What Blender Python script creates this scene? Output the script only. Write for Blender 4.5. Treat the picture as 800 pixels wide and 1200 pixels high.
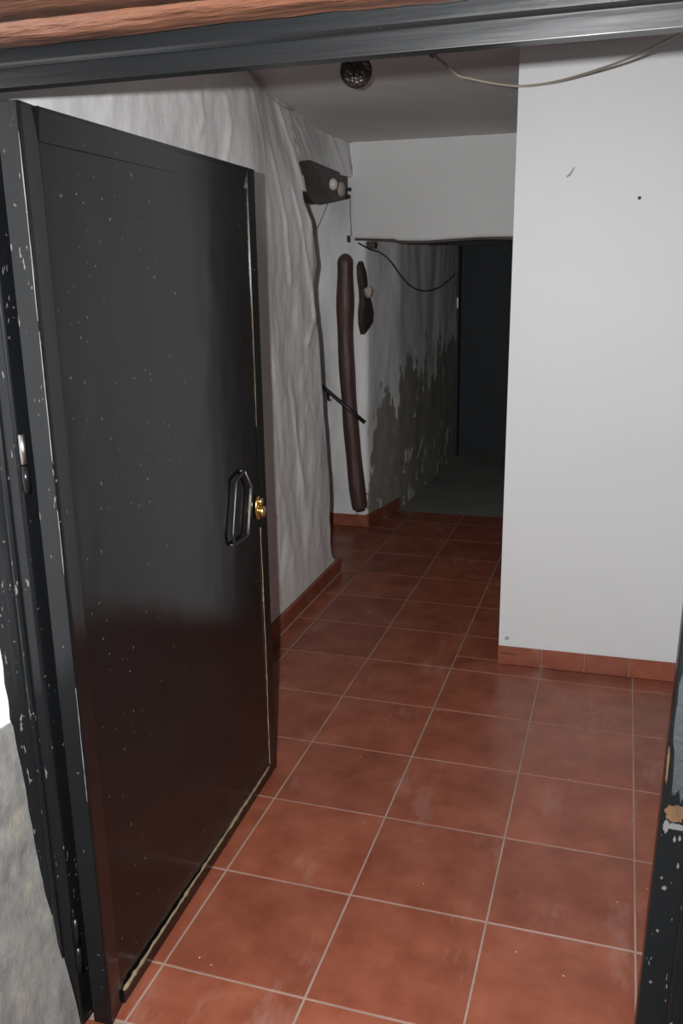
import bpy, bmesh, math, random
from mathutils import Vector, Matrix, noise

for o in list(bpy.data.objects):
    bpy.data.objects.remove(o)
scene = bpy.context.scene
COL = scene.collection
random.seed(7)

# ------------------------------------------------------------------ camera, light, exposure
# All coordinates below are written in floor-tile widths; S is the width of one tile in metres.
S = 0.36
CAM = Vector((2.652, -4.263, 4.431))
FPX, YAW, PITCH, ROLL = 1028.56, -0.30865, 0.26537, -0.01465
cf = Vector((math.sin(YAW) * math.cos(PITCH), math.cos(YAW) * math.cos(PITCH), -math.sin(PITCH)))
cr0 = Vector((math.cos(YAW), -math.sin(YAW), 0)); cu0 = cr0.cross(cf)
cr = cr0 * math.cos(ROLL) + cu0 * math.sin(ROLL)
cu = cu0 * math.cos(ROLL) - cr0 * math.sin(ROLL)
cam = bpy.data.cameras.new('camera'); camo = bpy.data.objects.new('camera', cam); COL.objects.link(camo)
camo.matrix_world = Matrix(((cr.x, cu.x, -cf.x, CAM.x * S), (cr.y, cu.y, -cf.y, CAM.y * S),
                            (cr.z, cu.z, -cf.z, CAM.z * S), (0, 0, 0, 1)))
cam.sensor_fit = 'VERTICAL'; cam.sensor_height = 24; cam.lens = 24 * FPX / 1200
cam.clip_start = 0.02
scene.camera = camo

world = bpy.data.worlds.new('sky'); scene.world = world; world.use_nodes = True
bg = world.node_tree.nodes['Background']
bg.inputs[0].default_value = (1.0, 0.90, 0.79, 1)      # dull even daylight outside the house
bg.inputs[1].default_value = 0.27

# the flash of the camera, a hand's breadth to the left of and above the lens
fl_ = bpy.data.lights.new('camera_flash_offscreen', 'AREA'); fl_.shape = 'RECTANGLE'; fl_.size = 0.024; fl_.size_y = 0.018
fl_.energy = 90; fl_.color = (0.98, 0.99, 1.0)
flo = bpy.data.objects.new('camera_flash_offscreen', fl_); COL.objects.link(flo)
flo.location = Vector((2.34, -4.20, 4.56)) * S
flo.rotation_euler = camo.matrix_world.to_euler()

vs = scene.view_settings
vs.view_transform = 'Standard'; vs.look = 'None'; vs.gamma = 1; vs.exposure = 0.0; vs.use_curve_mapping = False


def ray(u, v):
    return (cf + cr * ((u - 400) / FPX) - cu * ((v - 600) / FPX)).normalized()
def onx(u, v, x): d = ray(u, v); return CAM + d * ((x - CAM.x) / d.x)
def ony(u, v, y): d = ray(u, v); return CAM + d * ((y - CAM.y) / d.y)
def onz(u, v, z): d = ray(u, v); return CAM + d * ((z - CAM.z) / d.z)
def lerp_table(t, pts):
    if t <= pts[0][0]: return pts[0][1]
    for (a, va), (b, vb) in zip(pts, pts[1:]):
        if t <= b: return va + (vb - va) * (t - a) / (b - a)
    return pts[-1][1]
def n3(x, y, z): return noise.noise(Vector((x, y, z)))
def fbm(x, y, z, o=3):
    return sum(n3(x * 2 ** i + 7 * i, y * 2 ** i, z * 2 ** i) / 2 ** i for i in range(o))

# ------------------------------------------------------------------ materials
def new_mat(name):
    m = bpy.data.materials.new(name); m.use_nodes = True
    nt = m.node_tree; b = nt.nodes['Principled BSDF']
    return m, nt, b
def N(nt, t, **kw):
    n = nt.nodes.new(t)
    for k, v in kw.items(): setattr(n, k, v)
    return n
def pos(nt, scale=(1, 1, 1)):
    g = N(nt, 'ShaderNodeNewGeometry'); mp = N(nt, 'ShaderNodeMapping')
    mp.inputs['Scale'].default_value = scale
    nt.links.new(g.outputs['Position'], mp.inputs['Vector'])
    return mp.outputs[0]
def objc(nt, scale=(1, 1, 1)):
    g = N(nt, 'ShaderNodeTexCoord'); mp = N(nt, 'ShaderNodeMapping')
    mp.inputs['Scale'].default_value = scale
    nt.links.new(g.outputs['Object'], mp.inputs['Vector'])
    return mp.outputs[0]
def noise_n(nt, vec, scale, detail=4, rough=.55):
    n = N(nt, 'ShaderNodeTexNoise'); n.inputs['Scale'].default_value = scale
    n.inputs['Detail'].default_value = detail; n.inputs['Roughness'].default_value = rough
    nt.links.new(vec, n.inputs['Vector']); return n.outputs['Fac']
def ramp(nt, fac, stops):
    r = N(nt, 'ShaderNodeValToRGB'); e = r.color_ramp.elements
    while len(e) < len(stops): e.new(0.5)
    for el, (p, c) in zip(e, stops):
        el.position = p; el.color = c if len(c) == 4 else (*c, 1)
    nt.links.new(fac, r.inputs[0]); return r.outputs[0]
def mixc(nt, fac, a, b):
    m = N(nt, 'ShaderNodeMix', data_type='RGBA')
    for s, v in ((m.inputs['Factor'], fac), (m.inputs['A'], a), (m.inputs['B'], b)):
        if hasattr(v, 'links'): nt.links.new(v, s)
        else: s.default_value = v if isinstance(v, float) else (*v, 1)
    return m.outputs['Result']
def math_n(nt, op, a, b=0.0, c=None):
    m = N(nt, 'ShaderNodeMath', operation=op)
    for i, v in enumerate((a, b, c)):
        if v is None: continue
        if hasattr(v, 'links'): nt.links.new(v, m.inputs[i])
        else: m.inputs[i].default_value = v
    return m.outputs[0]
def bump(nt, b, h, strength=.3, dist=.01):
    n = N(nt, 'ShaderNodeBump'); n.inputs['Strength'].default_value = strength; n.inputs['Distance'].default_value = dist
    nt.links.new(h, n.inputs['Height']); nt.links.new(n.outputs[0], b.inputs['Normal'])
W = (1, 1, 1); K = (0, 0, 0)

def plaster(name, col, dark, rough=.7, bs=.25, scale=9, stretch=(1, 1, 1)):
    m, nt, b = new_mat(name)
    p = pos(nt, stretch)
    f = noise_n(nt, p, scale * .25, 5)
    c = mixc(nt, ramp(nt, f, [(.35, K), (.65, W)]), dark, col)
    st = noise_n(nt, pos(nt), 55, 2)
    c = mixc(nt, ramp(nt, st, [(.76, K), (.80, (.5, .5, .5))]), c, tuple(x * .6 for x in col))
    nt.links.new(c, b.inputs['Base Color'])
    b.inputs['Roughness'].default_value = rough
    bump(nt, b, noise_n(nt, p, scale * 2.5, 5), bs, .01)
    return m
M = {}
M['white_wall'] = plaster('white_wall', (.60, .605, .61), (.57, .575, .58), .5, .06, 4)
M['header'] = plaster('header_plaster', (.66, .66, .65), (.60, .60, .59), .7, .15, 5)
M['ceiling'] = plaster('ceiling_paint', (.63, .62, .61), (.57, .56, .55), .7, .12, 5)
M['left_wall'] = plaster('uneven_limewash', (.76, .75, .74), (.67, .66, .65), .36, .28, 9, (1, 1, .5))
M['hidden'] = plaster('plain_plaster', (.5, .5, .48), (.45, .45, .43))

def peeling():
    m, nt, b = new_mat('peeling_plaster')
    g = N(nt, 'ShaderNodeNewGeometry'); sx = N(nt, 'ShaderNodeSeparateXYZ'); nt.links.new(g.outputs['Position'], sx.inputs[0])
    z, y = sx.outputs['Z'], sx.outputs['Y']
    f = noise_n(nt, pos(nt, (1, 1, .55)), 3.6, 7, .62)
    f2 = noise_n(nt, pos(nt, (1, 1, .7)), 11, 4, .6)
    # peeled below a ragged tide line that climbs along the passage; little of it on the pier facing the door
    lim = N(nt, 'ShaderNodeMapRange'); lim.inputs['From Min'].default_value = 10.44 * S; lim.inputs['From Max'].default_value = 10.75 * S
    lim.inputs['To Min'].default_value = .22 * S; lim.inputs['To Max'].default_value = 2.15 * S
    nt.links.new(y, lim.inputs['Value'])
    climb = math_n(nt, 'MULTIPLY', math_n(nt, 'MAXIMUM', math_n(nt, 'SUBTRACT', y, 11 * S), 0.0), .13)
    lim = math_n(nt, 'ADD', lim.outputs[0], climb)
    d = math_n(nt, 'SUBTRACT', lim, z)
    d = math_n(nt, 'ADD', d, math_n(nt, 'MULTIPLY', math_n(nt, 'SUBTRACT', f, .5), 4.4 * S))
    d = math_n(nt, 'ADD', d, math_n(nt, 'MULTIPLY', math_n(nt, 'SUBTRACT', f2, .5), 2.0 * S))
    isl = ramp(nt, noise_n(nt, pos(nt, (1, 1, .8)), 7.5, 4, .6), [(.56, K), (.60, W)])
    lowz = ramp(nt, math_n(nt, 'SUBTRACT', 1.15 * S, z), [(.0, K), (.05, W)])
    mask = ramp(nt, d, [(.0, K), (.012, W)])
    mask = math_n(nt, 'MULTIPLY', mask, math_n(nt, 'SUBTRACT', 1.0, math_n(nt, 'MULTIPLY', isl, lowz)))
    paint = mixc(nt, ramp(nt, noise_n(nt, pos(nt, (1, 1, .3)), 4, 5), [(.35, K), (.65, W)]), (.46, .46, .455), (.76, .76, .76))
    base = mixc(nt, noise_n(nt, pos(nt), 14, 5), (.15, .14, .115), (.33, .315, .265))
    c = mixc(nt, mask, paint, base)
    nt.links.new(c, b.inputs['Base Color']); b.inputs['Roughness'].default_value = .8
    h = math_n(nt, 'ADD', math_n(nt, 'MULTIPLY', mask, -.6), math_n(nt, 'MULTIPLY', noise_n(nt, pos(nt), 20, 5), .6))
    bump(nt, b, h, .45, .012)
    return m
M['peeling'] = peeling()

def outer_plaster():
    m, nt, b = new_mat('outer_render')
    g = N(nt, 'ShaderNodeNewGeometry'); sx = N(nt, 'ShaderNodeSeparateXYZ'); nt.links.new(g.outputs['Position'], sx.inputs[0])
    f = noise_n(nt, pos(nt), 14, 6, .65)
    z = math_n(nt, 'ADD', sx.outputs['Z'], math_n(nt, 'MULTIPLY', math_n(nt, 'SUBTRACT', noise_n(nt, pos(nt), 9, 3), .5), .03))
    white = ramp(nt, math_n(nt, 'SUBTRACT', z, 2.06 * S), [(.0, K), (.006, W)])
    base = ramp(nt, f, [(.28, (.10, .097, .092)), (.45, (.15, .148, .143)), (.60, (.19, .182, .165)), (.75, (.29, .255, .19))])
    nt.links.new(mixc(nt, white, base, (.8, .8, .8)), b.inputs['Base Color'])
    b.inputs['Roughness'].default_value = .85
    bump(nt, b, noise_n(nt, pos(nt, (1, 1, .7)), 12, 6, .6), .5, .02)
    return m
M['outer'] = outer_plaster()

def tile_mat(name, k=1.0, rough=.30):
    m, nt, b = new_mat(name)
    oi = N(nt, 'ShaderNodeObjectInfo')
    f = noise_n(nt, pos(nt), 7, 5, .6)
    c = ramp(nt, f, [(.28, (.175 * k, .046 * k, .024 * k)), (.5, (.235 * k, .069 * k, .038 * k)), (.74, (.30 * k, .098 * k, .057 * k))])
    v = ramp(nt, oi.outputs['Random'], [(0, (.86, .86, .88)), (1, (1.08, 1.06, 1.04))])
    mm = N(nt, 'ShaderNodeMix', data_type='RGBA', blend_type='MULTIPLY'); mm.inputs['Factor'].default_value = 1
    nt.links.new(c, mm.inputs['A']); nt.links.new(v, mm.inputs['B'])
    c = mm.outputs['Result']
    # pale scuffs and paint crumbs
    s = ramp(nt, noise_n(nt, pos(nt, (1.0, .35, 1)), 5, 6, .7), [(.56, K), (.78, (.5, .5, .5))])
    c = mixc(nt, s, c, (.42, .27, .23))
    vo = N(nt, 'ShaderNodeTexVoronoi'); vo.inputs['Scale'].default_value = 26; nt.links.new(pos(nt), vo.inputs['Vector'])
    vc = N(nt, 'ShaderNodeSeparateXYZ'); nt.links.new(vo.outputs['Color'], vc.inputs[0])
    dot = math_n(nt, 'MULTIPLY', math_n(nt, 'LESS_THAN', vo.outputs['Distance'], .055), math_n(nt, 'GREATER_THAN', vc.outputs[0], .87))
    c = mixc(nt, dot, c, (.6, .5, .42))
    nt.links.new(c, b.inputs['Base Color'])
    r = ramp(nt, noise_n(nt, pos(nt), 5, 4), [(.3, (rough - .06,) * 3), (.7, (rough + .14,) * 3)])
    nt.links.new(r, b.inputs['Roughness'])
    bump(nt, b, noise_n(nt, pos(nt), 9, 3), .05, .01)
    b.inputs['Specular IOR Level'].default_value = .38
    return m
M['tile'] = tile_mat('terracotta_floor_tile')
M['skirting'] = tile_mat('terracotta_skirting_tile', .95, .4)
M['grout'] = plaster('grout', (.33, .23, .185), (.25, .17, .14), .9, .2, 20)
M['cement'] = plaster('cement_floor', (.20, .195, .175), (.14, .137, .125), .85, .3, 9)

def black_paint(name, base, rough, streak, chips, wobble, bs=.2, spec=.5, specks=.5):
    m, nt, b = new_mat(name)
    p = pos(nt)
    tone = noise_n(nt, p, 5, 4)
    c = mixc(nt, tone, tuple(x * .75 for x in base), tuple(x * 1.2 for x in base))
    # flakes of missing paint, ragged and longer than wide
    fl = noise_n(nt, pos(nt, (1, 1, .28)), 100, 2, .6)
    where = noise_n(nt, pos(nt, (1, 1, .4)), 9, 3)
    fl = math_n(nt, 'ADD', fl, math_n(nt, 'MULTIPLY', math_n(nt, 'SUBTRACT', where, .5), .45))
    c = mixc(nt, ramp(nt, fl, [(.82 - chips, K), (.85 - chips, W)]), c, (.11, .11, .108))
    # fine spatter
    wp = N(nt, 'ShaderNodeVectorMath', operation='ADD')
    ns = N(nt, 'ShaderNodeTexNoise'); ns.inputs['Scale'].default_value = 120
    sc_ = N(nt, 'ShaderNodeVectorMath', operation='SCALE'); sc_.inputs['Scale'].default_value = .012
    nt.links.new(p, ns.inputs['Vector']); nt.links.new(ns.outputs['Color'], sc_.inputs[0])
    nt.links.new(p, wp.inputs[0]); nt.links.new(sc_.outputs[0], wp.inputs[1])
    vo = N(nt, 'ShaderNodeTexVoronoi'); vo.inputs['Scale'].default_value = 42
    nt.links.new(wp.outputs[0], vo.inputs['Vector'])
    vc = N(nt, 'ShaderNodeSeparateXYZ'); nt.links.new(vo.outputs['Color'], vc.inputs[0])
    dot = math_n(nt, 'MULTIPLY', math_n(nt, 'LESS_THAN', vo.outputs['Distance'], math_n(nt, 'MULTIPLY', vc.outputs[1], .13)),
                 math_n(nt, 'GREATER_THAN', vc.outputs[0], 1 - specks))
    c = mixc(nt, dot, c, (.07, .068, .063))
    sc = ramp(nt, noise_n(nt, pos(nt, (1.5, 1.5, .12)), 30, 3, .7), [(.74, K), (.80, (.5, .5, .5))])
    c = mixc(nt, sc, c, tuple(x * 3 + .01 for x in base))
    nt.links.new(c, b.inputs['Base Color'])
    b.inputs['Roughness'].default_value = rough
    b.inputs['Specular IOR Level'].default_value = spec
    h = math_n(nt, 'ADD', math_n(nt, 'MULTIPLY', noise_n(nt, pos(nt, streak), 30, 3), .5),
               math_n(nt, 'MULTIPLY', noise_n(nt, pos(nt), 2.2, 2), wobble))
    bump(nt, b, h, bs, .006)
    return m
M['door_black'] = black_paint('black_gloss_door_paint', (.0045, .0043, .0045), .18, (1, 1, .25), .0, 2.2, .06, .42, .55)
M['frame_black'] = black_paint('black_gloss_frame_paint', (.0055, .0062, .007), .27, (1, 1, .1), .128, .6, .42, .30, .75)
M['lintel_black'] = black_paint('black_brushed_lintel_paint', (.0048, .0056, .0064), .34, (.07, 1, 1), .02, .6, .45, .5, .15)

def wood(name, a, bcol, rough, stretch, bs=.5, scale=8):
    m, nt, b = new_mat(name)
    f = noise_n(nt, pos(nt, stretch), scale, 6, .6)
    nt.links.new(ramp(nt, f, [(.3, a), (.7, bcol)]), b.inputs['Base Color'])
    b.inputs['Roughness'].default_value = rough
    bump(nt, b, noise_n(nt, pos(nt, stretch), scale * 2, 5), bs, .015)
    return m
M['red_wood'] = wood('red_stained_beam', (.036, .015, .009), (.155, .066, .038), .30, (.22, 1.3, 1.3), .9, 12)
M['dark_wood'] = wood('dark_brown_wood', (.030, .020, .016), (.060, .040, .033), .6, (.3, .3, 1), .5, 18)
M['post_wood'] = wood('red_brown_post', (.050, .024, .020), (.085, .042, .034), .5, (1, 1, .12), .6, 14)
M['bare_wood'] = wood('bare_orange_wood', (.02, .012, .008), (.15, .07, .02), .8, (1, 1, .2), .5, 16)

def plain(name, col, rough=.5, metal=0.0, bs=.0):
    m, nt, b = new_mat(name)
    f = noise_n(nt, objc(nt), 40, 3)
    nt.links.new(mixc(nt, f, tuple(x * .8 for x in col), col), b.inputs['Base Color'])
    b.inputs['Roughness'].default_value = rough; b.inputs['Metallic'].default_value = metal
    if bs: bump(nt, b, noise_n(nt, objc(nt), 80, 4), bs, .004)
    return m
M['brass'] = plain('worn_brass', (.75, .56, .25), .28, 1.0)
M['steel'] = plain('worn_steel', (.45, .43, .40), .35, 1.0)
M['black_metal'] = plain('black_metal', (.015, .015, .016), .35)
M['porcelain'] = plain('white_porcelain', (.62, .62, .60), .25)
M['black_knob'] = plain('black_bakelite', (.02, .018, .017), .4)
M['cable_beige'] = plain('beige_cable', (.38, .33, .26), .6)
M['cable_dark'] = plain('dark_cable', (.06, .055, .05), .6)
M['cable_grey'] = plain('grey_painted_cable', (.30, .29, .28), .6)
M['cable_wall'] = plain('limewashed_cable', (.48, .47, .46), .6)
M['rattan'] = plain('dark_rattan', (.03, .022, .018), .6)
M['shade_inner'] = plain('beige_lamp_core', (.80, .70, .60), .8)
M['sealant'] = plain('tan_filler', (.25, .185, .11), .9, 0, .9)
M['stone'] = plain('pale_stone', (.42, .36, .31), .85, 0, .8)
M['rust'] = plain('rusty_nail', (.12, .05, .03), .7)
M['scuff'] = plain('pale_grey_scuff', (.33, .32, .32), .8)
M['mark'] = plain('dark_scuff', (.05, .035, .03), .9)
M['chip'] = plain('flaked_white_paint', (.10, .10, .098), .8, 0, .5)
M['blue_grey'] = plain('dull_blue_grey', (.030, .034, .037), .5, 0, .6)
M['worn'] = plain('worn_paint_edge', (.16, .16, .165), .5)
M['far_dark'] = plain('even_blue_black', (.016, .023, .027), .7)  # even blue-black tone for the passage end wall and its post

# ------------------------------------------------------------------ mesh helpers
ORG = {}
def tag(o, label=None, cat=None, group=None, kind=None):
    if label: o['label'] = label
    if cat: o['category'] = cat
    if group: o['group'] = group
    if kind: o['kind'] = kind
    return o
def link(o, parent, origin):
    COL.objects.link(o)
    ORG[o] = Vector(origin)
    if parent is not None:
        o.parent = parent; o.location = (Vector(origin) - ORG[parent]) * S
    else:
        o.location = Vector(origin) * S
    return o
def obj(name, verts, faces, mat, parent=None, origin=None, smooth=False, bevel=0, seg=2):
    if origin is None: origin = ORG[parent] if parent is not None else (0, 0, 0)
    og = Vector(origin)
    me = bpy.data.meshes.new(name)
    me.from_pydata([tuple((Vector(v) - og) * S) for v in verts], [], faces)
    bm = bmesh.new(); bm.from_mesh(me)
    if bevel:
        bmesh.ops.bevel(bm, geom=[e for e in bm.edges], offset=bevel * S, segments=seg, affect='EDGES', profile=.6)
    bmesh.ops.recalc_face_normals(bm, faces=bm.faces)
    bm.to_mesh(me); bm.free()
    me.materials.append(M[mat])
    if smooth:
        for p in me.polygons: p.use_smooth = True
    return link(bpy.data.objects.new(name, me), parent, origin)
def empty(name, loc):
    return link(bpy.data.objects.new(name, None), None, loc)
BF = [(0, 3, 2, 1), (4, 5, 6, 7), (0, 1, 5, 4), (1, 2, 6, 5), (2, 3, 7, 6), (3, 0, 4, 7)]
def boxv(a, b):
    (x0, y0, z0), (x1, y1, z1) = a, b
    return [(x0, y0, z0), (x1, y0, z0), (x1, y1, z0), (x0, y1, z0), (x0, y0, z1), (x1, y0, z1), (x1, y1, z1), (x0, y1, z1)]
def box(name, a, b, mat, parent=None, bevel=0, origin=None):
    return obj(name, boxv(a, b), BF, mat, parent, origin, False, bevel)
def boxes(name, lst, mat, parent=None, origin=None):
    v, f = [], []
    for a, b in lst:
        k = len(v); v += boxv(a, b); f += [tuple(i + k for i in q) for q in BF]
    return obj(name, v, f, mat, parent, origin)
def prism_x(name, prof, x0, x1, mat, parent=None, bevel=0, origin=None):     # (y, z) profile swept along x
    n = len(prof)
    v = [(x0, y, z) for y, z in prof] + [(x1, y, z) for y, z in prof]
    f = [tuple(range(n)), tuple(range(2 * n - 1, n - 1, -1))] + [(i, (i + 1) % n, n + (i + 1) % n, n + i) for i in range(n)]
    return obj(name, v, f, mat, parent, origin, False, bevel)
def prism_z(name, prof, z0, z1, mat, parent=None, bevel=0, origin=None):     # (x, y) profile swept upwards
    n = len(prof)
    v = [(x, y, z0) for x, y in prof] + [(x, y, z1) for x, y in prof]
    f = [tuple(range(n)), tuple(range(2 * n - 1, n - 1, -1))] + [(i, (i + 1) % n, n + (i + 1) % n, n + i) for i in range(n)]
    return obj(name, v, f, mat, parent, origin, False, bevel)
def spline(pts, k=8):
    pts = [Vector(p) for p in pts]; out = []
    P_ = [2 * pts[0] - pts[1]] + pts + [2 * pts[-1] - pts[-2]]
    for i in range(1, len(P_) - 2):
        a, b, c, d = P_[i - 1:i + 3]
        for j in range(k):
            t = j / k
            out.append(.5 * ((2 * b) + (c - a) * t + (2 * a - 5 * b + 4 * c - d) * t * t + (3 * b - a - 3 * c + d) * t ** 3))
    return out + [pts[-1]]
def tubeg(pts, rad, n=8, close=False):
    v, f = [], []
    pts = [Vector(p) for p in pts]; L = len(pts)
    up = Vector((.31, .17, .93))
    for i, p in enumerate(pts):
        a = pts[(i - 1) % L] if (close or i > 0) else p
        b = pts[(i + 1) % L] if (close or i < L - 1) else p
        d = (b - a).normalized()
        if i == 0: s = d.cross(up).normalized()
        else: s = (s - d * s.dot(d)).normalized()
        t = d.cross(s)
        r = rad(i / (L - 1)) if callable(rad) else rad
        for k in range(n):
            an = 2 * math.pi * k / n
            v.append(p + (s * math.cos(an) + t * math.sin(an)) * r)
    m = L if close else L - 1
    for i in range(m):
        for k in range(n):
            j = (i + 1) % L
            f.append((i * n + k, i * n + (k + 1) % n, j * n + (k + 1) % n, j * n + k))
    if not close: f += [tuple(range(n)), tuple(range((L - 1) * n, L * n))]
    return v, f
def tube(name, pts, rad, mat, parent=None, n=8, close=False, origin=None, sm=True):
    v, f = tubeg(pts, rad, n, close)
    return obj(name, v, f, mat, parent, origin, sm)
def grid(name, fn, us, vs_, mat, parent=None, extra=None):
    v = [fn(u, w) for w in vs_ for u in us]; nu = len(us)
    f = [(j * nu + i, j * nu + i + 1, (j + 1) * nu + i + 1, (j + 1) * nu + i) for j in range(len(vs_) - 1) for i in range(nu - 1)]
    return v, f
def lin(a, b, n): return [a + (b - a) * i / (n - 1) for i in range(n)]
def ballg(c, r, nu=24, nv=14):
    v, f = [], []
    for j in range(nv + 1):
        th = math.pi * j / nv
        for i in range(nu):
            ph = 2 * math.pi * i / nu
            v.append((c[0] + r * math.sin(th) * math.cos(ph), c[1] + r * math.sin(th) * math.sin(ph), c[2] + r * math.cos(th)))
    for j in range(nv):
        for i in range(nu):
            f.append((j * nu + i, j * nu + (i + 1) % nu, (j + 1) * nu + (i + 1) % nu, (j + 1) * nu + i))
    return v, f

# ------------------------------------------------------------------ floor: grout bed and one object per tile
YW, XL, XR, XS = 5.36, -1.30, 1.5, 3.5        # partition face, left wall face, partition edge, right side wall
YB = 10.36                                    # header face
floor = box('floor', (-4.2, -.50, -.30), (3.8, 11.66, -.0035), 'grout')
tag(floor, 'red terracotta tiled floor with pale grout lines', 'floor', kind='structure')
tile_cache = {}
def tile(x0, x1, y0, y1, parent, mat='tile', name='tile', ztop=0.0):
    g = .0075
    w, d = round(x1 - x0 - 2 * g, 4), round(y1 - y0 - 2 * g, 4)
    key = (w, d, mat)
    c = Vector(((x0 + x1) / 2, (y0 + y1) / 2, ztop))
    if key not in tile_cache:
        o = obj(name, [(x + c.x, y + c.y, z + c.z) for x, y, z in boxv((-w / 2, -d / 2, -.05), (w / 2, d / 2, 0))], BF, mat, parent, c, False, .0025, 1)
        tile_cache[key] = o.data
    else:
        o = link(bpy.data.objects.new(name, tile_cache[key]), parent, c)
    o.rotation_euler = (random.uniform(-.0016, .0016), random.uniform(-.0016, .0016), random.uniform(-.001, .001))
    return o
for j in range(-1, 12):
    for i in range(-4, 4):
        x0, x1, y0, y1 = i, i + 1, max(j, -.49), min(j + 1, 11.65)
        segs = [(x0, x1, y0, y1)]
        out = []
        for (a, b, c, d) in segs:
            if d <= 7.6:                         # beside the left wall
                a = max(a, XL - .02)
            elif c < 10.4 and a < -4: continue
            if c >= 10.4 or (c >= 10 and b <= -1.5):
                if b <= -1.5: d = min(d, 10.40)
                elif a < -1.5: a = max(a, -1.56)
            if j == 10 and i == -2:              # round the pier corner
                out.append((a, b, c, 10.40)); a = -1.53 + .02; c = 10.40
            if j >= 11: a = max(a, -1.36)
            if b <= a + .05: continue
            if a >= XR and c >= YW: continue
            if b > XR and d > YW:
                if c < YW: 
                    if a < XR: out.append((a, XR, YW, d))
                    d = YW
                else: b = XR
            b = min(b, XS)
            if b - a < .05 or d - c < .05: continue
            out.append((a, b, c, d))
        for t in out: tile(*t, floor)
pas = box('floor_passage', (-1.6, 11.66, -.30), (1.7, 17.6, -.004), 'cement')
tag(pas, 'bare grey cement floor of the dark passage', 'floor', kind='structure')

# door sill outside the frame, and the ground the photographer stands on
sill = box('floor_sill', (-.9, -1.40, -.30), (3.9, -.50, -.030), 'grout')
tag(sill, 'red tiled door sill in front of the black door', 'floor', kind='structure')
for i in range(-1, 4):
    tile(max(i + .12, -.42), min(i + 1.12, 3.1), -1.30, -.515, sill, 'tile', 'tile', -.012)
ground = box('ground_street', (-14, -26, -.75), (16, -1.40, -.45), 'cement')
tag(ground, 'grey pavement outside the house', 'ground', kind='structure')

# ------------------------------------------------------------------ left wall: thick, uneven, ending at the stair opening
ZC = 6.55
def ceil_z(y): return 6.62 - .014 * y
EDGE = [(0, 7.98), (.2, 7.95), (.32, 7.78), (.63, 7.66), (1.55, 7.62), (2.33, 7.50), (2.95, 7.36), (3.7, 7.28), (3.95, 7.16), (4.22, 7.10), (4.55, 7.30),
        (5.08, 7.13), (5.34, 7.02), (5.5, 7.04)]
TOPX = [(0, -1.24), (3.5, -1.27), (5.4, -1.39), (6.7, -1.66), (7.6, -1.74), (9.4, -1.86), (10.5, -1.84)]
def wall_bump(y, z):
    b = .055 * n3(y * .7, 3.1, z * .35) + .026 * n3(y * 1.7 + z * .5, 9.2, z * .7)
    r = 1 - abs(n3(y * 1.3 + .22 * z, 1.7, z * .28)) * 3.2          # a few sharp trowel ridges
    k = max(0, n3(y * .9, 6.6, z * .6) + .25)
    b += .045 * max(0, r - .55) * min(1, k * 2)
    b += .011 * n3(y * 5, 5.5, z * 2.6) + .005 * n3(y * 15, 2.5, z * 8)
    return b
RIDGES = [([(323, 172), (330, 215), (334, 250), (338, 300), (341, 330)], .030), ([(345, 216), (352, 260), (357, 300), (364, 350), (366, 375), (358, 402)], .040),
          ([(262, 115), (266, 150), (261, 190)], .030), ([(228, 110), (233, 140), (226, 160)], .026), ([(372, 137), (379, 150), (380, 168)], .03), ([(300, 110), (309, 150), (313, 180)], .022)]
RIDGES = [([(onx(u, v, -1.33).y, onx(u, v, -1.33).z) for u, v in r], h) for r, h in RIDGES]
def ridge(y, z):
    o = 0
    for r, h in RIDGES:
        best = 9
        for (y0, z0), (y1, z1) in zip(r, r[1:]):
            dy, dz = y1 - y0, z1 - z0
            t = max(0, min(1, ((y - y0) * dy + (z - z0) * dz) / (dy * dy + dz * dz)))
            best = min(best, math.hypot(y - y0 - t * dy, z - z0 - t * dz))
        if best < .2: o += .6 * h * math.exp(-(best / .042) ** 2)
    return o
def left_x(y, z):
    t = max(0, (z - 5.0) / (ZC - 5.0))
    x = XL + (lerp_table(y, TOPX) - XL) * t ** 1.4
    if y > 7: x += -(.48) * (y - 7) / 3.4 * (1 - t) * (1 if z > 5.3 else 0)
    kb_ = max(0, min(1, (z - .21) / .5))             # the wall is dressed straight behind its skirting
    return x - .02 * (1 - kb_) + (wall_bump(y, z) + ridge(y, z)) * (.12 + .88 * kb_)
zs = lin(-.02, 5.46, 120)
us = lin(0, 1, 240)
def low(u, z):
    ye = lerp_table(z, EDGE) + .03 * n3(z * 2.3, 4.4, 1.0)
    if u <= .9:
        y = -.28 + (ye - .10 + .28) * (u / .9)
        return (left_x(y, z), y, z)
    t = (u - .9) / .1
    if t < .5:
        a = t / .5 * math.pi / 2
        return (left_x(ye - .1, z) - .10 * (1 - math.cos(a)), ye - .10 + .10 * math.sin(a), z)
    k = (t - .5) / .5
    return (left_x(ye - .1, z) - .10 - 2.6 * k, ye + .02 * n3(k * 6, z * 2, 3), z)
v1, f1 = grid('', low, us, zs, None)
def zlow(y): return 5.46 if y < 7.10 else 5.80 + .043 * (y - 7)
us2 = lin(-.28, 7.095, 150) + lin(7.105, YB + .1, 70)
def high(y, t): z = zlow(y) + (6.75 - zlow(y)) * t; return (left_x(y, z), y, z)
v2, f2 = grid('', high, us2, lin(0, 1, 44), None)
k = len(v1)
# underside of the upper part over the opening
v3 = [(left_x(y, zlow(y)) - d, y, zlow(y)) for d in (0, 1.2) for y in us2]
f3 = [(i, i + 1, len(us2) + i + 1, len(us2) + i) for i in range(len(us2) - 1)]
wl = obj('wall_left', v1 + v2 + v3, f1 + [tuple(i + k for i in q) for q in f2] + [tuple(i + k + len(v2) for i in q) for q in f3], 'left_wall', None, None, True)
tag(wl, 'uneven whitewashed plaster wall behind the open black door', 'wall', kind='structure')

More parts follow.
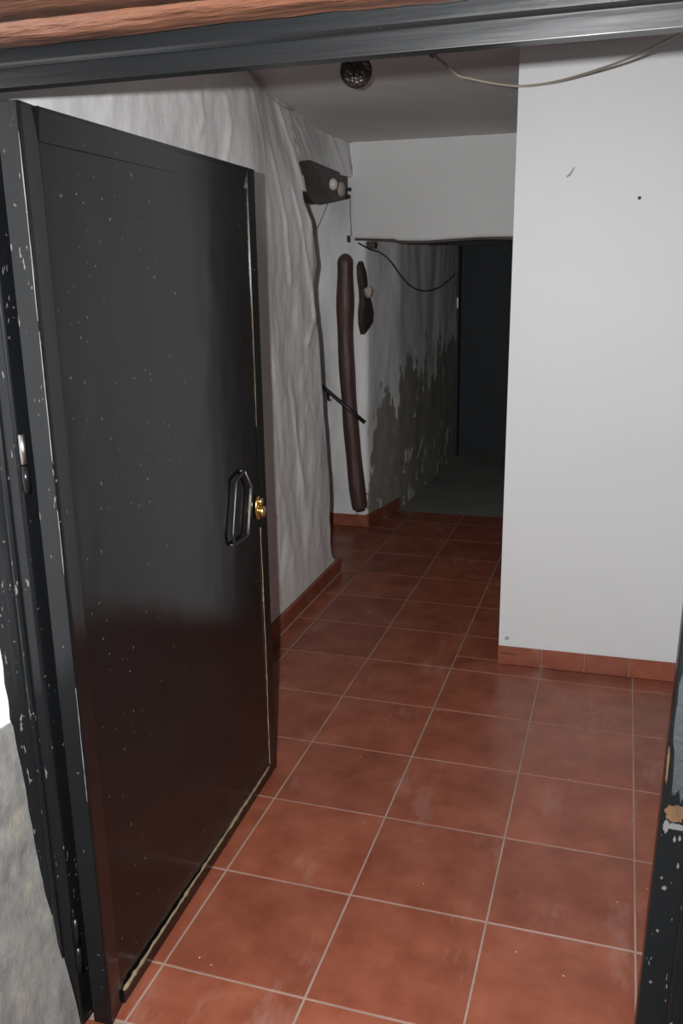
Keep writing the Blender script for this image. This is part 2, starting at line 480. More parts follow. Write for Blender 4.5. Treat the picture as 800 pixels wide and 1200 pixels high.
# ------------------------------------------------------------------ ceiling
vcl, fcl = grid('', lambda x, y: (x, y, ceil_z(y) + .015 * n3(x * .8, y * .8, 2) + .006 * n3(x * 3, y * 3, 5)), lin(-2.7, 3.9, 50), lin(-.3, YB + .3, 80), None)
kk = len(vcl)
vcl += [(-2.7, -.3, 7), (3.9, -.3, 7), (3.9, YB + .3, 7), (-2.7, YB + .3, 7)]
fcl += [(kk, kk + 1, kk + 2, kk + 3)]
ceil = obj('ceiling', vcl, fcl, 'ceiling', None, None, True)
tag(ceil, 'off-white plastered ceiling', 'ceiling', kind='structure')

# ------------------------------------------------------------------ partition (bright white wall), right side wall
vp_, fp_ = [], []
def part_face(x, z): return (x, YW - .05 * (1 - (x - XR) / 2) + .006 * n3(x, z, 3), z)
vp_, fp_ = grid('', part_face, lin(XR, 3.9, 30), lin(-.02, 6.62, 50), None)
wp = obj('wall_partition', vp_, fp_, 'white_wall', None, None, True)
kx = .012
# body of the partition behind the face (its end towards the corridor leans slightly like the photograph's edge)
me_body = obj('wall_core', [(XR, YW - .05, -.02), (3.9, YW + .01, -.02), (3.9, 17.6, -.02), (XR, 17.6, -.02),
                            (XR, YW - .05, 6.62), (3.9, YW + .01, 6.62), (3.9, 17.6, 6.62), (XR, 17.6, 6.62)],
              [(0, 3, 2, 1), (4, 5, 6, 7), (1, 2, 6, 5), (2, 3, 7, 6), (3, 0, 4, 7)], 'white_wall', wp)
tag(wp, 'smooth bright white wall facing the open door', 'wall', kind='structure')
for (u, v_, w, h, a) in ((670, 201, .010, .055, -.5), (667, 205, .010, .035, -.9), (594, 747, .028, .022, .2)):
    p = ony(u, v_, YW - .03)
    c, s = math.cos(a), math.sin(a)
    yy = part_face(p.x, p.z)[1]
    quad = [(-w, -h), (w, -h * .8), (w * .6, h), (-w * .7, h * .7)]
    obj('scuff_mark', [(p.x + x * c - z * s, yy - d, p.z + x * s + z * c) for d in (.003, -.01) for x, z in quad],
        [(0, 1, 2, 3), (7, 6, 5, 4), (0, 4, 5, 1), (1, 5, 6, 2), (2, 6, 7, 3), (3, 7, 4, 0)], 'scuff', wp)
wr = box('wall_right', (XS, -.3, -.02), (3.95, YW, 6.75), 'white_wall')
tag(wr, 'white side wall beside the right door jamb', 'wall', kind='structure')
p = ony(749, 232, YW - .02)
v_, f_ = ballg((0, 0, 0), .017, 10, 6)
nail = obj('nail', [(p.x + x, part_face(p.x, p.z)[1] - .008 + y * .8, p.z + z) for x, y, z in v_], f_, 'rust', None, p, True)
tag(nail, 'small rusty nail head in the bright white wall', 'nail')

# skirting
def skirt_piece(parent, a, b, h=.225, t=.035, lean=0, name='skirting_tile'):
    a, b = Vector((*a, 0)), Vector((*b, 0)); d = (b - a).normalized(); n = Vector((d.y, -d.x, 0)) * t
    a = a + d * .004; b = b - d * .004
    vv = [a, b, b - n, a - n]
    vv = [(q.x, q.y, .001) for q in vv] + [(q.x, q.y, h) for q in vv]
    c = (a + b) / 2
    return obj(name, vv, BF, 'skirting', parent, (c.x, c.y, 0), False, .008, 1)
bb = obj('baseboard_right', [(XR + .004, YW - .075, .001), (3.5, YW - .030, .001), (3.5, YW + .0, .001), (XR + .004, YW - .03, .001),
                             (XR + .004, YW - .075, .216), (3.5, YW - .030, .216), (3.5, YW + .0, .216), (XR + .004, YW - .03, .216)], BF, 'grout')
tag(bb, 'red tile skirting along the bright white wall', 'baseboard', kind='structure')
xs = [1.494, 1.994, 2.471, 2.957, 3.46]
for a, b in zip(xs, xs[1:]):
    fy = lambda x: YW - .085 + .045 * (x - 1.5) / 2
    skirt_piece(bb, (a, fy(a)), (b, fy(b)), .228, -.02 if False else .0)  if False else obj('skirting_tile',
        [(a + .004, fy(a), .002), (b - .004, fy(b), .002), (b - .004, fy(b) + .02, .002), (a + .004, fy(a) + .02, .002),
         (a + .004, fy(a), .228), (b - .004, fy(b), .228), (b - .004, fy(b) + .02, .228), (a + .004, fy(a) + .02, .228)], BF, 'skirting', bb,
        ((a + b) / 2, fy(a), 0), False, .006, 1)
# dark scratch on the first piece
obj('scuff_mark', [(1.52 + .02 * i, YW - .0875, .135 + .006 * math.sin(i * 2.1) + .012 * j) for j in (0, 1) for i in range(11)],
    [(i, i + 1, 12 + i, 11 + i) for i in range(10)], 'mark', bb)
bl = boxes('baseboard_left', [((XL - .05, 0, 0), (XL + .026, 7.95, .205)), ((XL - .05, 0, 0), (XL + .054, 7.96, .005))], 'grout')
tag(bl, 'red tile skirting along the uneven left wall', 'baseboard', kind='structure')
for j in range(16):
    a, b = j * .5, min((j + 1) * .5, 7.97)
    xa = xb = XL + .036
    obj('skirting_tile', [(xa, a + .0005, .006), (xb, b - .0005, .006), (xb - .06, b - .0005, .006), (xa - .06, a + .0005, .006),
                          (xa - .001, a + .0005, .21), (xb - .001, b - .0005, .21), (xb - .06, b - .0005, .21), (xa - .06, a + .0005, .21)],
        BF, 'skirting', bl, (XL, (a + b) / 2, 0), False, .003, 1)

# ------------------------------------------------------------------ back: header, pier, passage wall
def head_face(x, z):
    return (x, YB + .012 * n3(x * .7, z * .7, 8) + .004 * n3(x * 4, z * 4, 1), z)
def head_bottom(x): return 4.965 - .055 * min(1, max(0, (x + 1.7) / 1.2)) + .02 * math.sin((x + .2) * 2.2) * (x > -1)
nx, nz = 70, 34
hv, hf = grid('', lambda x, t: head_face(x, head_bottom(x) + .03 + (6.72 - head_bottom(x)) * t), lin(-1.74, 1.52, nx), lin(0, 1, nz), None)
kk = len(hv)
hv += [(x, YB + .55, head_bottom(x) + .03) for x in lin(-1.74, 1.52, nx)]
hf += [(i, i + 1, kk + i + 1, kk + i) for i in range(nx - 1)]
wb = obj('wall_back', hv, hf, 'header', None, None, True)
tag(wb, 'white plaster wall above the opening to the dark passage', 'wall', kind='structure')
# wooden lintel under the header: thin dark edge
lx = lin(-1.72, 1.5, 40)
lv, lf = [], []
for x in lx:
    z = head_bottom(x)
    y0 = YB + .035 + .01 * n3(x * 3, 0, 0)
    th = .030 + .02 * n3(x * 1.7, 2, 0)
    lv += [(x, y0, z + .04), (x, y0, z - th + .02), (x, y0 + .45, z - th + .02), (x, y0 + .45, z + .04)]
for i in range(len(lx) - 1):
    for q in range(4):
        lf.append((i * 4 + q, i * 4 + (q + 1) % 4, i * 4 + 4 + (q + 1) % 4, i * 4 + 4 + q))
lf += [(0, 1, 2, 3), tuple(len(lv) - 4 + q for q in range(4))]
obj('lintel_beam', lv, lf, 'dark_wood', wb)
c = ony(430, 287, YB + .12)
obj('lintel_chip', boxv((c.x - .16, YB + .14, c.z - .06), (c.x + .13, YB + .3, c.z + .05)), BF, 'dark_wood', wb, None, False, .02)

PL = [(-4.2, 10.43), (-2.4, 10.43), (-1.72, 10.44), (-1.60, 10.44), (-1.545, 10.47), (-1.525, 10.53), (-1.41, 11.2), (-1.29, 11.86), (-1.26, 12.6), (-1.22, 14.2), (-1.20, 15.8), (-1.18, 17.3)]
seglen = [0]
for a, b in zip(PL, PL[1:]): seglen.append(seglen[-1] + math.dist(a, b))
def pl_at(s):
    x = lerp_table(s, list(zip(seglen, [p[0] for p in PL]))); y = lerp_table(s, list(zip(seglen, [p[1] for p in PL])))
    return x, y
ss = []
for a, b in zip(seglen, seglen[1:]):
    n = max(2, int((b - a) / .06)); ss += lin(a, b, n)[:-1]
ss.append(seglen[-1])
def pw(s, z):
    x, y = pl_at(s); x2, y2 = pl_at(s + .02); x1, y1 = pl_at(s - .02)
    d = Vector((x2 - x1, y2 - y1, 0)).normalized(); n = Vector((d.y, -d.x, 0))
    b = .03 * n3(s * .9, z * .7, 12) + .012 * n3(s * 3, z * 2, 4) + .006 * n3(s * 9, z * 7, 6)
    q = Vector((x, y, z)) + n * b
    return (q.x, q.y, q.z)
pv, pf = grid('', pw, ss, lin(-.02, 6.70, 130), None)
wps = obj('wall_passage', pv, pf, 'peeling', None, None, True)
tag(wps, 'peeling damp plaster wall of the dark passage with a rounded pier', 'wall', kind='structure')
bbk = obj('baseboard_back', [(-2.9, 10.39, 0), (-1.53, 10.39, 0), (-1.53, 10.44, 0), (-2.9, 10.44, 0), (-2.9, 10.39, .20), (-1.53, 10.39, .20), (-1.53, 10.44, .20), (-2.9, 10.44, .20)], BF, 'grout')
tag(bbk, 'red tile skirting round the foot of the pier', 'baseboard', kind='structure')
for a, b in ((-2.9, -2.25), (-2.25, -1.515)):
    obj('skirting_tile', boxv((a + .004, 10.372, .004), (b - .004, 10.395, .225)), BF, 'skirting', bbk, ((a + b) / 2, 10.38, 0), False, .006, 1)
for (a, b) in (((-1.513, 10.385), (-1.395, 11.06)), ((-1.395, 11.07), (-1.27, 11.80))):
    d = (Vector(b) - Vector(a)).normalized(); nn = Vector((d.y, -d.x)) * .07
    q = [a, b, (b[0] - nn.x, b[1] - nn.y), (a[0] - nn.x, a[1] - nn.y)]
    obj('skirting_tile', [(x, y, .004) for x, y in q] + [(x, y, .225) for x, y in q], BF, 'skirting', bbk, (*a, 0), False, .006, 1)
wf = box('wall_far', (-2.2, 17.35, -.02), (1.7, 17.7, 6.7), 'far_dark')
tag(wf, 'blue-black end wall of the dark passage', 'wall', kind='structure')
pc = box('ceiling_passage', (-1.7, YB + .45, 5.02), (1.7, 17.7, 5.3), 'hidden')
tag(pc, 'low grey ceiling of the dark passage', 'ceiling', kind='structure')
tr = obj('trim_2', [(-1.20, 17.06, 0), (-1.12, 17.06, 0), (-1.12, 17.36, 0), (-1.20, 17.36, 0), (-1.22, 17.06, 5.05), (-1.14, 17.06, 5.05), (-1.14, 17.36, 5.05), (-1.22, 17.36, 5.05)], BF, 'far_dark', None, None, False, .01)
tag(tr, 'narrow dark post at the end of the passage wall', 'trim', kind='structure')
c = ony(535, 355, 17.04)
obj('latch_plate', boxv((-1.19, 17.03, c.z - .13), (-1.15, 17.06, c.z + .13)), BF, 'steel', tr, None, False, .008)
ws = box('wall_stairwell', (-4.4, 7.5, -.02), (-4.1, 10.6, 6.75), 'hidden')
tag(ws, 'plain wall of the stair recess behind the left wall', 'wall', kind='structure')

# ------------------------------------------------------------------ front wall of the house, with the reveal left of the frame
front = boxes('wall_front', [((3.17, -1.9, -.5), (6, -.32, 8)), ((-5, -1.9, 5.9), (3.17, -.32, 8)), ((-5, -1.25, -.5), (-.75, -.32, 5.9)), ((-1.0, -.55, -.3), (-.44, -.32, 5.6)), ((-.8, -.5, 5.36), (3.17, -.32, 5.9)),
                             ((-2.9, -.4, -.3), (-1.0, -.30, 6.9))], 'outer')
tag(front, 'plastered front wall of the house round the doorway', 'wall', kind='structure')
RX = [(0, -.235), (.165, -.25), (.5, -.305), (.96, -.365), (1.5, -.40), (2.07, -.425), (2.85, -.445), (6, -.46)]
def reveal(t, z):
    y = -.60 - 1.3 * t
    x = lerp_table(z, RX) - .10 * t - (.25 * max(0, t - .55) ** 2) + .028 * fbm(y * 3, z * 2.2, 3, 5) * min(1, t * 12 + .2)
    if z > 2.04: x -= .012
    return (x, y, z)
rv, rf = grid('', reveal, lin(0, 1, 60), lin(-.5, 5.9, 150), None)
obj('reveal_plaster', rv, rf, 'outer', front, None, True)
# red stained wooden lintel over the doorway: two beams, seen from below
def beam(name, y0, y1, z, seed, label):
    bx = lin(-1.0, 4.0, 90); prof = [(y0, z + .45), (y0, z + .05), (y0 + .05, z), (y0 * .7 + y1 * .3, z - .004), (y0 * .3 + y1 * .7, z - .004), (y1 - .05, z), (y1, z + .05), (y1, z + .45)]
    v, f = [], []
    n = len(prof)
    for x in bx:
        for q, (y, zz) in enumerate(prof):
            dy = .015 * n3(x * 1.3, seed, q) + .006 * n3(x * 8, seed, q)
            dz = .014 * n3(x * 1.1, seed + 5, q * .3) + .007 * n3(x * 7, seed + 3, q)
            v.append((x, y + dy, zz + dz))
    for i in range(len(bx) - 1):
        for q in range(n):
            f.append((i * n + q, i * n + (q + 1) % n, i * n + n + (q + 1) % n, i * n + n + q))
    f += [tuple(range(n)), tuple(range(len(v) - n, len(v)))]
    o = obj(name, v, f, 'red_wood', None, None, True)
    return tag(o, label, 'beam')
beam('wooden_beam', -.93, -.672, 5.388, 3, 'red stained wooden beam directly above the black door frame')
beam('wooden_beam', -1.5, -.95, 5.40, 9, 'red stained outer wooden beam in front of the other lintel beam')

# ------------------------------------------------------------------ black door frame (trim) : lintel, two jambs
fr = empty('trim_1', (1.4, -.55, 0))
tag(fr, 'black painted wooden door frame with chipped paint', 'door frame', kind='structure')
lint = prism_x('lintel', [(-.60, 5.258), (-.50, 5.262), (-.46, 5.30), (-.46, 5.40), (-.60, 5.40)], -.5, 3.18, 'lintel_black', fr, .002)
prism_x('upper_moulding', [(-.652, 5.336), (-.642, 5.328), (-.60, 5.334), (-.60, 5.42), (-.66, 5.42), (-.66, 5.345)], -.5, 3.18, 'lintel_black', lint)
jl = prism_z('jamb', [(-.50, -.66), (-.345, -.615), (-.335, -.60), (-.245, -.59), (-.235, -.575), (-.235, -.46), (-.50, -.46)], .0, 5.27, 'frame_black', fr, .006)
prism_z('bead', [(-.335, -.615), (-.318, -.622), (-.305, -.612), (-.305, -.59), (-.335, -.59)], .0, 5.27, 'frame_black', jl)
def lean(o, k):                       # the jamb stands slightly out of plumb
    for v in o.data.vertices: v.co.x += k * (v.co.z - 2.5 * S)
    return o
jr = lean(prism_z('jamb', [(2.955, -.60), (3.20, -.60), (3.20, -.40), (3.05, -.40), (3.05, -.50), (2.955, -.50)], .0, 5.27, 'frame_black', fr, .006), .02)
lean(prism_z('bead', [(3.085, -.62), (3.095, -.63), (3.15, -.63), (3.16, -.62), (3.16, -.595), (3.085, -.595)], .0, 5.27, 'frame_black', jr), .02)
# bare splintered wood where the lock has worn the paint away
def patch(name, z0, z1, x0, x1, mat, yy, seed):
    pts = []
    n = 28
    for i in range(n):
        a = 2 * math.pi * i / n
        r = 1 + .35 * n3(math.cos(a) * 2, math.sin(a) * 2, seed) + .15 * n3(math.cos(a) * 6, math.sin(a) * 6, seed)
        pts.append(((x0 + x1) / 2 + math.cos(a) * r * (x1 - x0) / 2, (z0 + z1) / 2 + math.sin(a) * r * (z1 - z0) / 2))
    v = [(x, yy, z) for x, z in pts] + [(x * .96 + (x0 + x1) * .02, yy - .006, z * .96 + (z0 + z1) * .02) for x, z in pts]
    f = [tuple(range(n)), tuple(range(2 * n - 1, n - 1, -1))] + [(i, (i + 1) % n, n + (i + 1) % n, n + i) for i in range(n)]
    return obj(name, v, f, mat, jr)
patch('bare_wood_patch', 2.07, 2.155, 2.965, 3.05, 'bare_wood', -.602, 1)
patch('bare_wood_patch', 2.26, 2.44, 2.953, 2.963, 'bare_wood', -.602, 2)
patch('paint_chip', 2.035, 2.062, 2.96, 3.07, 'chip', -.602, 3)
patch('blue_grey_patch', 2.16, 2.95, 2.968, 3.08, 'blue_grey', -.601, 4)  # lighter blue-grey patch on the black jamb, above the bare wood
for (u, v, w, h) in ((780, 968, .022, .07), (790, 983, .012, .03), (796, 982, .010, .025), (794, 1014, .008, .03), (778, 1040, .02, .02), (770, 1090, .012, .012), (775, 1028, .010, .012), (762, 1150, .012, .010)):
    q_ = ony(u, v, -.60)
    patch('paint_chip', q_.z - h / 2, q_.z + h / 2, q_.x - w / 2, q_.x + w / 2, 'chip', -.6005, u * .1)

# ------------------------------------------------------------------ open black door
H = Vector((-.05, -.55, .03)); E_ = Vector((-.153, 2.44, .03))
dd = (E_ - H); LW = dd.length; dd.normalize(); dn = Vector((dd.y, -dd.x, 0))      # dn: out of the visible face
DT = .115
door = empty('door_1', H)
tag(door, 'open black painted metal door with brass lock and pull handle', 'door', kind='structure')
def D(a, n, z): return H + dd * a + dn * n + Vector((0, 0, z))
def dbox(name, a0, a1, n0, n1, z0, z1, mat, parent=door, bevel=.003):
    v = [D(a, n, z) for z in (z0, z1) for a, n in ((a0, n0), (a1, n0), (a1, n1), (a0, n1))]
    return obj(name, v, BF, mat, parent, H, False, bevel)
HT = 5.185
# leaf: gently dented sheet with a closed back
us3, zs3 = lin(.15, LW - .10, 50), lin(.07, HT - .15, 80)
def sheet(a, z):
    k_ = min(1, max(0, (a - .4) / 2.2))
    return D(a, -.027 + .018 * k_ * k_ * (3 - 2 * k_) + .004 * n3(a * 1.1, z * .9, 2) + .0015 * n3(a * 5, z * 3, 7), z)
sv, sf = grid('', sheet, us3, zs3, None)
obj('panel', sv, sf, 'door_black', door, H, True)
dbox('core', .02, LW - .02, -DT, -.050, .01, HT - .01, 'door_black')
def dprism(name, prof, axis, c0, c1, mat, parent=door):
    # profile of (across, out) points swept along the door's height ('z') or width ('a')
    n = len(prof)
    v = [D(p, q, c) if axis == 'z' else D(c, q, p) for c in (c0, c1) for p, q in prof]
    f = [tuple(range(n)), tuple(range(2 * n - 1, n - 1, -1))] + [(i, (i + 1) % n, n + (i + 1) % n, n + i) for i in range(n)]
    return obj(name, v, f, mat, parent, H, False, .002, 1)
st1 = dprism('stile', [(0, -DT), (.16, -DT), (.16, -.018), (.145, -.016), (.02, 0), (0, 0)], 'z', 0, HT, 'door_black')
st2 = dbox('stile', LW - .15, LW, -DT, 0, 0, HT, 'door_black')
dprism('rail', [(HT - .155, -DT), (HT, -DT), (HT, 0), (HT - .02, 0), (HT - .03, -.004), (HT - .145, -.016), (HT - .155, -.017)], 'a', .16, LW - .15, 'door_black')
dbox('rail', .16, LW - .15, -DT, 0, 0, .085, 'door_black')
dbox('edge_strip', -.012, .0, -DT, -.004, 0, HT, 'frame_black', st1, .003)
# paint worn through along the arris of the hinge stile
for z0, z1 in ((2.9, 3.25), (3.5, 4.15), (4.2, 5.05), (1.55, 2.25)):
    tube('worn_edge', [D(-.011, -.006 + .002 * n3(z * 5, 1, 1), z) for z in lin(z0, z1, 16)], lambda t: .0016 + .0028 * abs(n3(t * 17, z0, 2)), 'worn', st1, 5, False, H)
# raised inner moulding on the sheet
dbox('moulding', .16, .19, -.04, -.019, .085, HT - .155, 'door_black')
# crumbling filler along the bottom rail and the lock stile
def bead(name, pts, r, seed):
    pts = spline(pts, 24)
    return tube(name, [p + dn * (.004 * n3(p.y * 9, p.z * 9, seed)) + Vector((0, 0, (.010 if seed == 1 else .002) * n3(p.y * 13, p.z * 3, seed + 2))) for p in pts],
                lambda t: r * (.45 + 1.1 * abs(n3(t * 26, seed, 0)) + .5 * abs(n3(t * 80, seed, 4))), 'sealant', door, 6, False, H)
bead('filler_bead', [D(.17, -.006, .092), D(1.0, -.006, .096), D(1.9, -.006, .092), D(LW - .16, -.006, .095)], .015, 1)
bead('filler_bead', [D(LW - .155, -.004, .10), D(LW - .15, -.004, .9), D(LW - .152, -.004, 1.7), D(LW - .15, -.006, 2.35)], .0050, 5)
bead('filler_bead', [D(LW - .155, -.004, 3.2), D(LW - .15, -.004, 4.2), D(LW - .152, -.006, 5.0)], .0026, 8)
# pull handle: long six-cornered loop
def face_pt(u, v, out):
    n = dn; d = ray(u, v); q = H + dn * out
    return CAM + d * ((q - CAM).dot(n) / d.dot(n))
hp = [face_pt(u, v, .022) for u, v in ((286, 552), (277, 563), (273, 628), (275, 639), (290, 628), (293.5, 570))]
hpp = []
for i in range(6):
    a, b = hp[i], hp[(i + 1) % 6]
    hpp += [a + (b - a) * t for t in (.04, .35, .65, .96)]
hd = tube('pull_handle', hpp, .0125, 'black_metal', door, 8, True, H)
tube('stud', [hp[0], hp[0] - dn * .08], .013, 'black_metal', hd, 8, False, H)
tube('stud', [hp[3], hp[3] - dn * .08], .013, 'black_metal', hd, 8, False, H)
edge = [hp[4] + (hp[5] - hp[4]) * t + dn * .006 for t in lin(0, 1, 6)] + [hp[0] + dn * .006]
tube('worn_edge', edge, .0085, 'steel', hd, 6, False, H)
# brass lock
lc = face_pt(301.5, 595, 0.0)
def oval(name, c, ra, rz, t, mat, parent):
    n = 20; v = []
    for k_, sc in ((0, 1), (t * .7, 1), (t, .82)):
        for i in range(n):
            an = 2 * math.pi * i / n
            v.append(c + dd * (math.cos(an) * ra * sc) + Vector((0, 0, math.sin(an) * rz * sc)) + dn * k_)
    f = [tuple(range(n)), tuple(range(3 * n - 1, 2 * n - 1, -1))]
    for r_ in range(2):
        f += [(r_ * n + i, r_ * n + (i + 1) % n, r_ * n + n + (i + 1) % n, r_ * n + n + i) for i in range(n)]
    return obj(name, v, f, mat, parent, H, True)
lock = oval('lock_plate', lc, .065, .105, .02, 'brass', door)
oval('lock_cylinder', lc + Vector((0, 0, -.03)) + dn * .018, .042, .05, .05, 'brass', lock)
oval('lock_cylinder', lc + Vector((0, 0, .055)) + dn * .018, .030, .032, .03, 'brass', lock)
oval('key_slot', lc + Vector((0, 0, -.03)) + dn * .066, .007, .026, .004, 'mark', lock)
for z0, z1 in ((3.37, 3.67), (.40, .78)):
    hx = Vector((-.208, -.585, 0))
    zm = (z0 + z1) / 2
    h_ = tube('hinge', [hx + Vector((0, 0, z0)), hx + Vector((0, 0, zm - .01))], .019, 'frame_black', door, 12, False, H)
    tube('knuckle', [hx + Vector((0, 0, zm)), hx + Vector((0, 0, z1))], .017, 'steel' if zm > 3 and zm < 4 else 'frame_black', h_, 12, False, H)

# ------------------------------------------------------------------ stair opening: wooden lintel, insulators, handrail, post
bx_ = lambda y: -1.345 - .145 * (y - 7)
b0 = [(bx_(y) - (.09 if y < 7.05 else .03 if y < 7.15 else 0), y, z) for y, z in ((6.99, 5.72), (7.04, 5.81), (7.2, 5.85), (8.6, 5.90), (10.42, 5.965), (10.42, 5.625), (9.0, 5.49), (7.55, 5.355), (7.3, 5.37), (7.12, 5.45), (7.0, 5.58))]
def shift(p, d): return (p[0] - d, p[1] + .02, p[2])
n = len(b0)
bv = b0 + [shift(p, .75) for p in b0]
bfc = [tuple(range(n)), tuple(range(2 * n - 1, n - 1, -1))] + [(i, (i + 1) % n, n + (i + 1) % n, n + i) for i in range(n)]
bm_ = obj('wooden_beam', bv, bfc, 'dark_wood', None, None, False, .012)
tag(bm_, 'dark brown wooden beam end over the stair opening', 'beam')
def on_beam(u, v, out=0.0):
    a, b, c = Vector(b0[2]), Vector(b0[4]), Vector(b0[5])
    n = (b - a).cross(c - a).normalized()
    if n.x < 0: n = -n
    d = ray(u, v); return CAM + d * ((a + n * out - CAM).dot(n) / d.dot(n)), n
c, bn = on_beam(390, 216, .05)
v_, f_ = ballg((0, 0, 0), .085, 16, 10)
ins = obj('insulator', [c + Vector((x * .8, y * .9, z)) for x, y, z in v_], f_, 'porcelain', None, c, True)
tag(ins, 'round white porcelain insulator on the dark beam end', 'insulator')
c2, bn = on_beam(399, 222, .03)
tb = obj('mortar_lump', [c2 + Vector((x * (1 + .3 * n3(x * 20, y * 20, z * 20)), y * 1.6, z * 1.5)) for x, y, z in ballg((0, 0, 0), .075, 14, 9)[0]], ballg((0, 0, 0), .05, 14, 9)[1], 'stone', None, c2, True)
tag(tb, 'pale lump of mortar at the end of the dark beam', 'mortar lump')
for (u, v), lab in (((409.5, 222), 'upper small black knob at the corner beside the dark beam'), ((408.5, 230.5), 'lower small black knob at the corner beside the dark beam')):
    c = ony(u, v, YB - .03)
    v_, f_ = ballg((0, 0, 0), .034, 12, 8)
    kb = obj('wire_insulator', [c + Vector((x, y, z)) for x, y, z in v_], f_, 'black_knob', None, c, True)
    tag(kb, lab, 'insulator', 'black wire knobs by the beam')
c = ony(408.5, 280, YB - .02)
kb = obj('wall_hook', boxv((c.x - .03, c.y - .02, c.z - .055), (c.x + .02, c.y + .05, c.z + .055)), BF, 'dark_wood', None, c, False, .012)
tag(kb, 'small dark wooden plug at the corner of the passage opening', 'plug')
w1 = tube('electric_wire', [ony(410, 233, YB - .04), ony(410.2, 250, YB - .03), ony(411.5, 276, YB - .02)], .009, 'cable_grey')
tag(w1, 'thin grey wire running down from the black knobs', 'wire')
w2 = tube('electric_wire', [ony(384, 238, 10.38), ony(378, 254, 10.39), ony(371.5, 268, 10.39)], .009, 'cable_grey')
tag(w2, 'thin grey wire slanting down under the dark beam', 'wire')

# post half buried in the pier
pc_ = [ony(u, v, 10.42) for u, v in ((404.5, 297), (404.5, 340), (405, 400), (409, 470), (414, 530), (420, 585), (422.5, 599))]
pp = spline(pc_, 26)
def post_r(t):
    r = .145 + .022 * n3(t * 7, 3, 3)
    if t < .05: r *= math.sqrt(max(.02, 1 - ((.05 - t) / .05) ** 2))
    if t > .93: r *= 1 - .45 * (t - .93) / .07
    return r
post = tube('wooden_post', pp, post_r, 'post_wood', None, 16, False, pc_[-1])
tag(post, 'crooked red-brown wooden post set into the pier', 'post')

# exposed wood and a stone in the broken plaster of the passage wall
def on_pas(u, v, out=0.0):
    a, b = Vector((-1.525, 10.53, 0)), Vector((-1.29, 11.86, 0))
    d_ = (b - a).normalized(); n = Vector((d_.y, -d_.x, 0))
    d = ray(u, v); return CAM + d * ((a + n * out - CAM).dot(n) / d.dot(n)), n
outl = [(425, 306), (429, 318), (430, 332), (432, 342), (436, 356), (438, 366), (437, 378), (432, 386), (427, 392), (424.5, 380), (424, 366), (425.5, 352), (425, 340), (423, 325), (422.5, 312)]
pts = [on_pas(u, v, .03)[0] for u, v in outl]; nn = on_pas(430, 350)[1]
ctr = sum(pts, Vector()) / len(pts)
n = len(pts)
vv = pts + [ctr + (p - ctr) * .75 + nn * .02 for p in pts] + [p - nn * .08 for p in pts]
ff = [tuple(range(2 * n - 1, n - 1, -1))] + [(i, (i + 1) % n, n + (i + 1) % n, n + i) for i in range(n)] + [(i, (i + 1) % n, 2 * n + (i + 1) % n, 2 * n + i) for i in range(n)]
ew = obj('exposed_timber', vv, ff, 'dark_wood', None, ctr, False)
tag(ew, 'ragged dark timber showing through a hole in the passage plaster', 'timber')
c, nn = on_pas(432, 342, .16)
v_, f_ = ballg((0, 0, 0), .075, 14, 10)
so = obj('stone', [c + Vector((x, y * 1.2, z * 1.2)) * (1 + .35 * n3(x * 22, y * 22, z * 22)) for x, y, z in v_], f_, 'stone', None, c, True)
tag(so, 'pale stone wedged in the hole above the dark timber', 'stone')

# handrail
r0, r1 = ony(427, 495, 9.95), ony(380, 455, 9.95)
hr = empty('handrail', r0)
tag(hr, 'black metal handrail slanting across the wooden post', 'handrail')
r2 = r1 + (r1 - r0) * 1.6
tube('rail', [r0, r0 + (r1 - r0) * .5, r1, r2], .034, 'black_metal', hr, 10, False, r0)
rb = r0 + (r1 - r0) * .92
tube('bracket', spline([rb, rb + Vector((-.03, .12, -.16)), rb + Vector((-.10, .46, -.22))], 5), .022, 'black_metal', hr, 8, False, r0)

# passage cable, sagging between its clips
pts = [on_pas(419, 285, .03)[0], on_pas(432, 292, .035)[0], on_pas(444, 296, .035)[0], onx(456, 306, -1.24), onx(470, 325, -1.22), onx(482, 336.5, -1.21), onx(497, 341, -1.19), onx(513, 337, -1.175), onx(524, 329, -1.165), onx(532, 321, -1.16)]
pts = [p + Vector((.015, 0, 0)) for p in pts]
cb = tube('electric_cable', spline(pts, 6), .014, 'cable_dark')
tag(cb, 'dark cable sagging along the passage wall under the wooden lintel', 'cable')

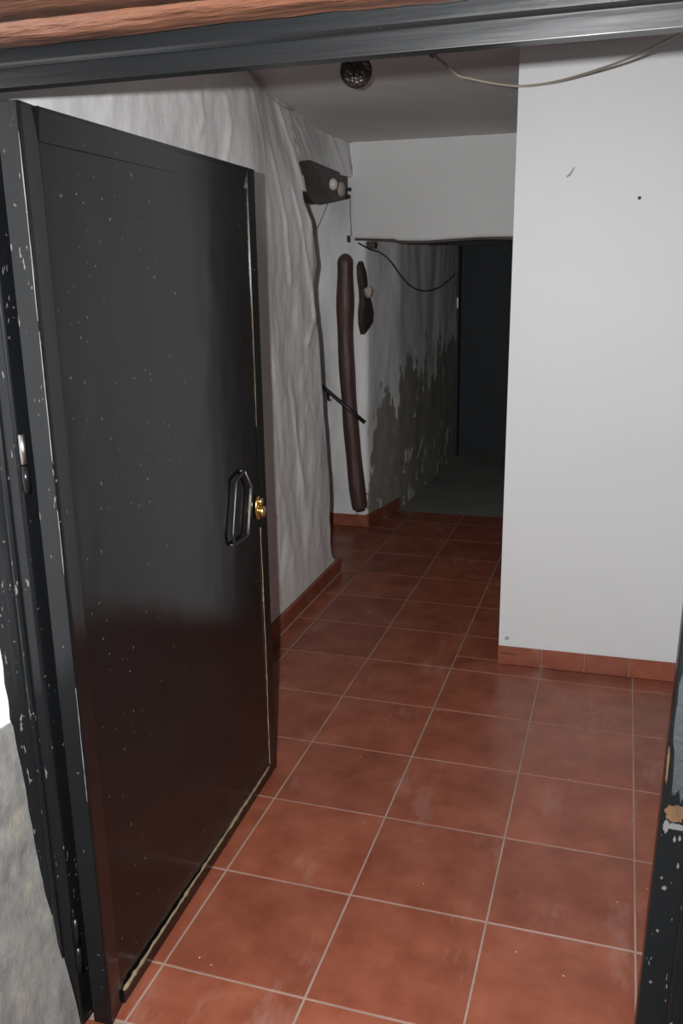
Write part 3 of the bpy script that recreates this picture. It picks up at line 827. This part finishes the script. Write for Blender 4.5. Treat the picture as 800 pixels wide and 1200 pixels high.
# cable along the top of the left wall
def on_left(u, v):
    d = ray(u, v); t = (-1.3 - CAM.x) / d.x
    for _ in range(40):
        p = CAM + d * t
        t += (p.x - left_x(p.y, p.z)) / (-d.x) * .8
    return CAM + d * (t - .05)
pts = [on_left(u, v) for u, v in ((289, 80), (300, 94), (313, 110), (326, 121), (338, 127.5), (352, 129.5), (362, 128))]
cb = tube('electric_cable', spline(pts, 6), .009, 'cable_wall')
tag(cb, 'thin grey painted cable along the top of the uneven wall', 'cable')

# loose beige cable under the ceiling
a0 = onz(507, 64, ceil_z(4.6) - .02)
pts = [a0, ony(520, 74, 4.75), ony(536, 88, 4.90), ony(550, 92, 4.98), ony(580, 98, 5.12), ony(612, 101, 5.24), ony(650, 96, 5.02), ony(690, 85, 4.5), ony(730, 71, 3.9), ony(765, 55, 3.2), ony(796, 39, 2.5), ony(830, 18, 1.8)]
lc_ = empty('ceiling_cable', a0)
tag(lc_, 'loose beige cable sagging below the ceiling across the white wall', 'cable')
tube('cable', spline(pts, 6), lambda t: .014 - .006 * t, 'cable_beige', lc_, 8, False, a0)
v_, f_ = ballg((0, 0, 0), .035, 12, 8)
obj('ceiling_rose', [a0 + Vector((x, y, z * .8)) for x, y, z in v_], f_, 'dark_wood', lc_, a0, True)

# rattan ball lamp on the ceiling
bc = ony(417, 83, 4.75); R = 19.3 / FPX * (bc - CAM).dot(cf)
lamp = empty('ceiling_lamp', (bc.x, bc.y, bc.z))
tag(lamp, 'small dark woven rattan ball lamp hanging from the ceiling', 'lamp')
v_, f_ = ballg(bc, R * .88, 24, 14)
obj('core', v_, f_, 'shade_inner', lamp, bc, True)
rnd = random.Random(4)
sv, sf = [], []
for i in range(46):
    a = Vector((rnd.gauss(0, 1), rnd.gauss(0, 1), rnd.gauss(0, 1))).normalized()
    off = rnd.uniform(-.75, .75); rr = math.sqrt(1 - off * off)
    s = a.orthogonal().normalized(); t = a.cross(s)
    ring = [bc + (a * off + (s * math.cos(x) + t * math.sin(x)) * rr) * R * .95 for x in [2 * math.pi * q / 28 for q in range(28)]]
    v, f = tubeg(ring, R * .030, 5, True)
    k = len(sv); sv += v; sf += [tuple(j + k for j in g) for g in f]
obj('woven_shade', sv, sf, 'rattan', lamp, bc, True)
tube('mount', [bc + Vector((0, 0, R * .8)), Vector((bc.x, bc.y, ceil_z(bc.y) + .02))], .05, 'rattan', lamp, 10, False, bc)
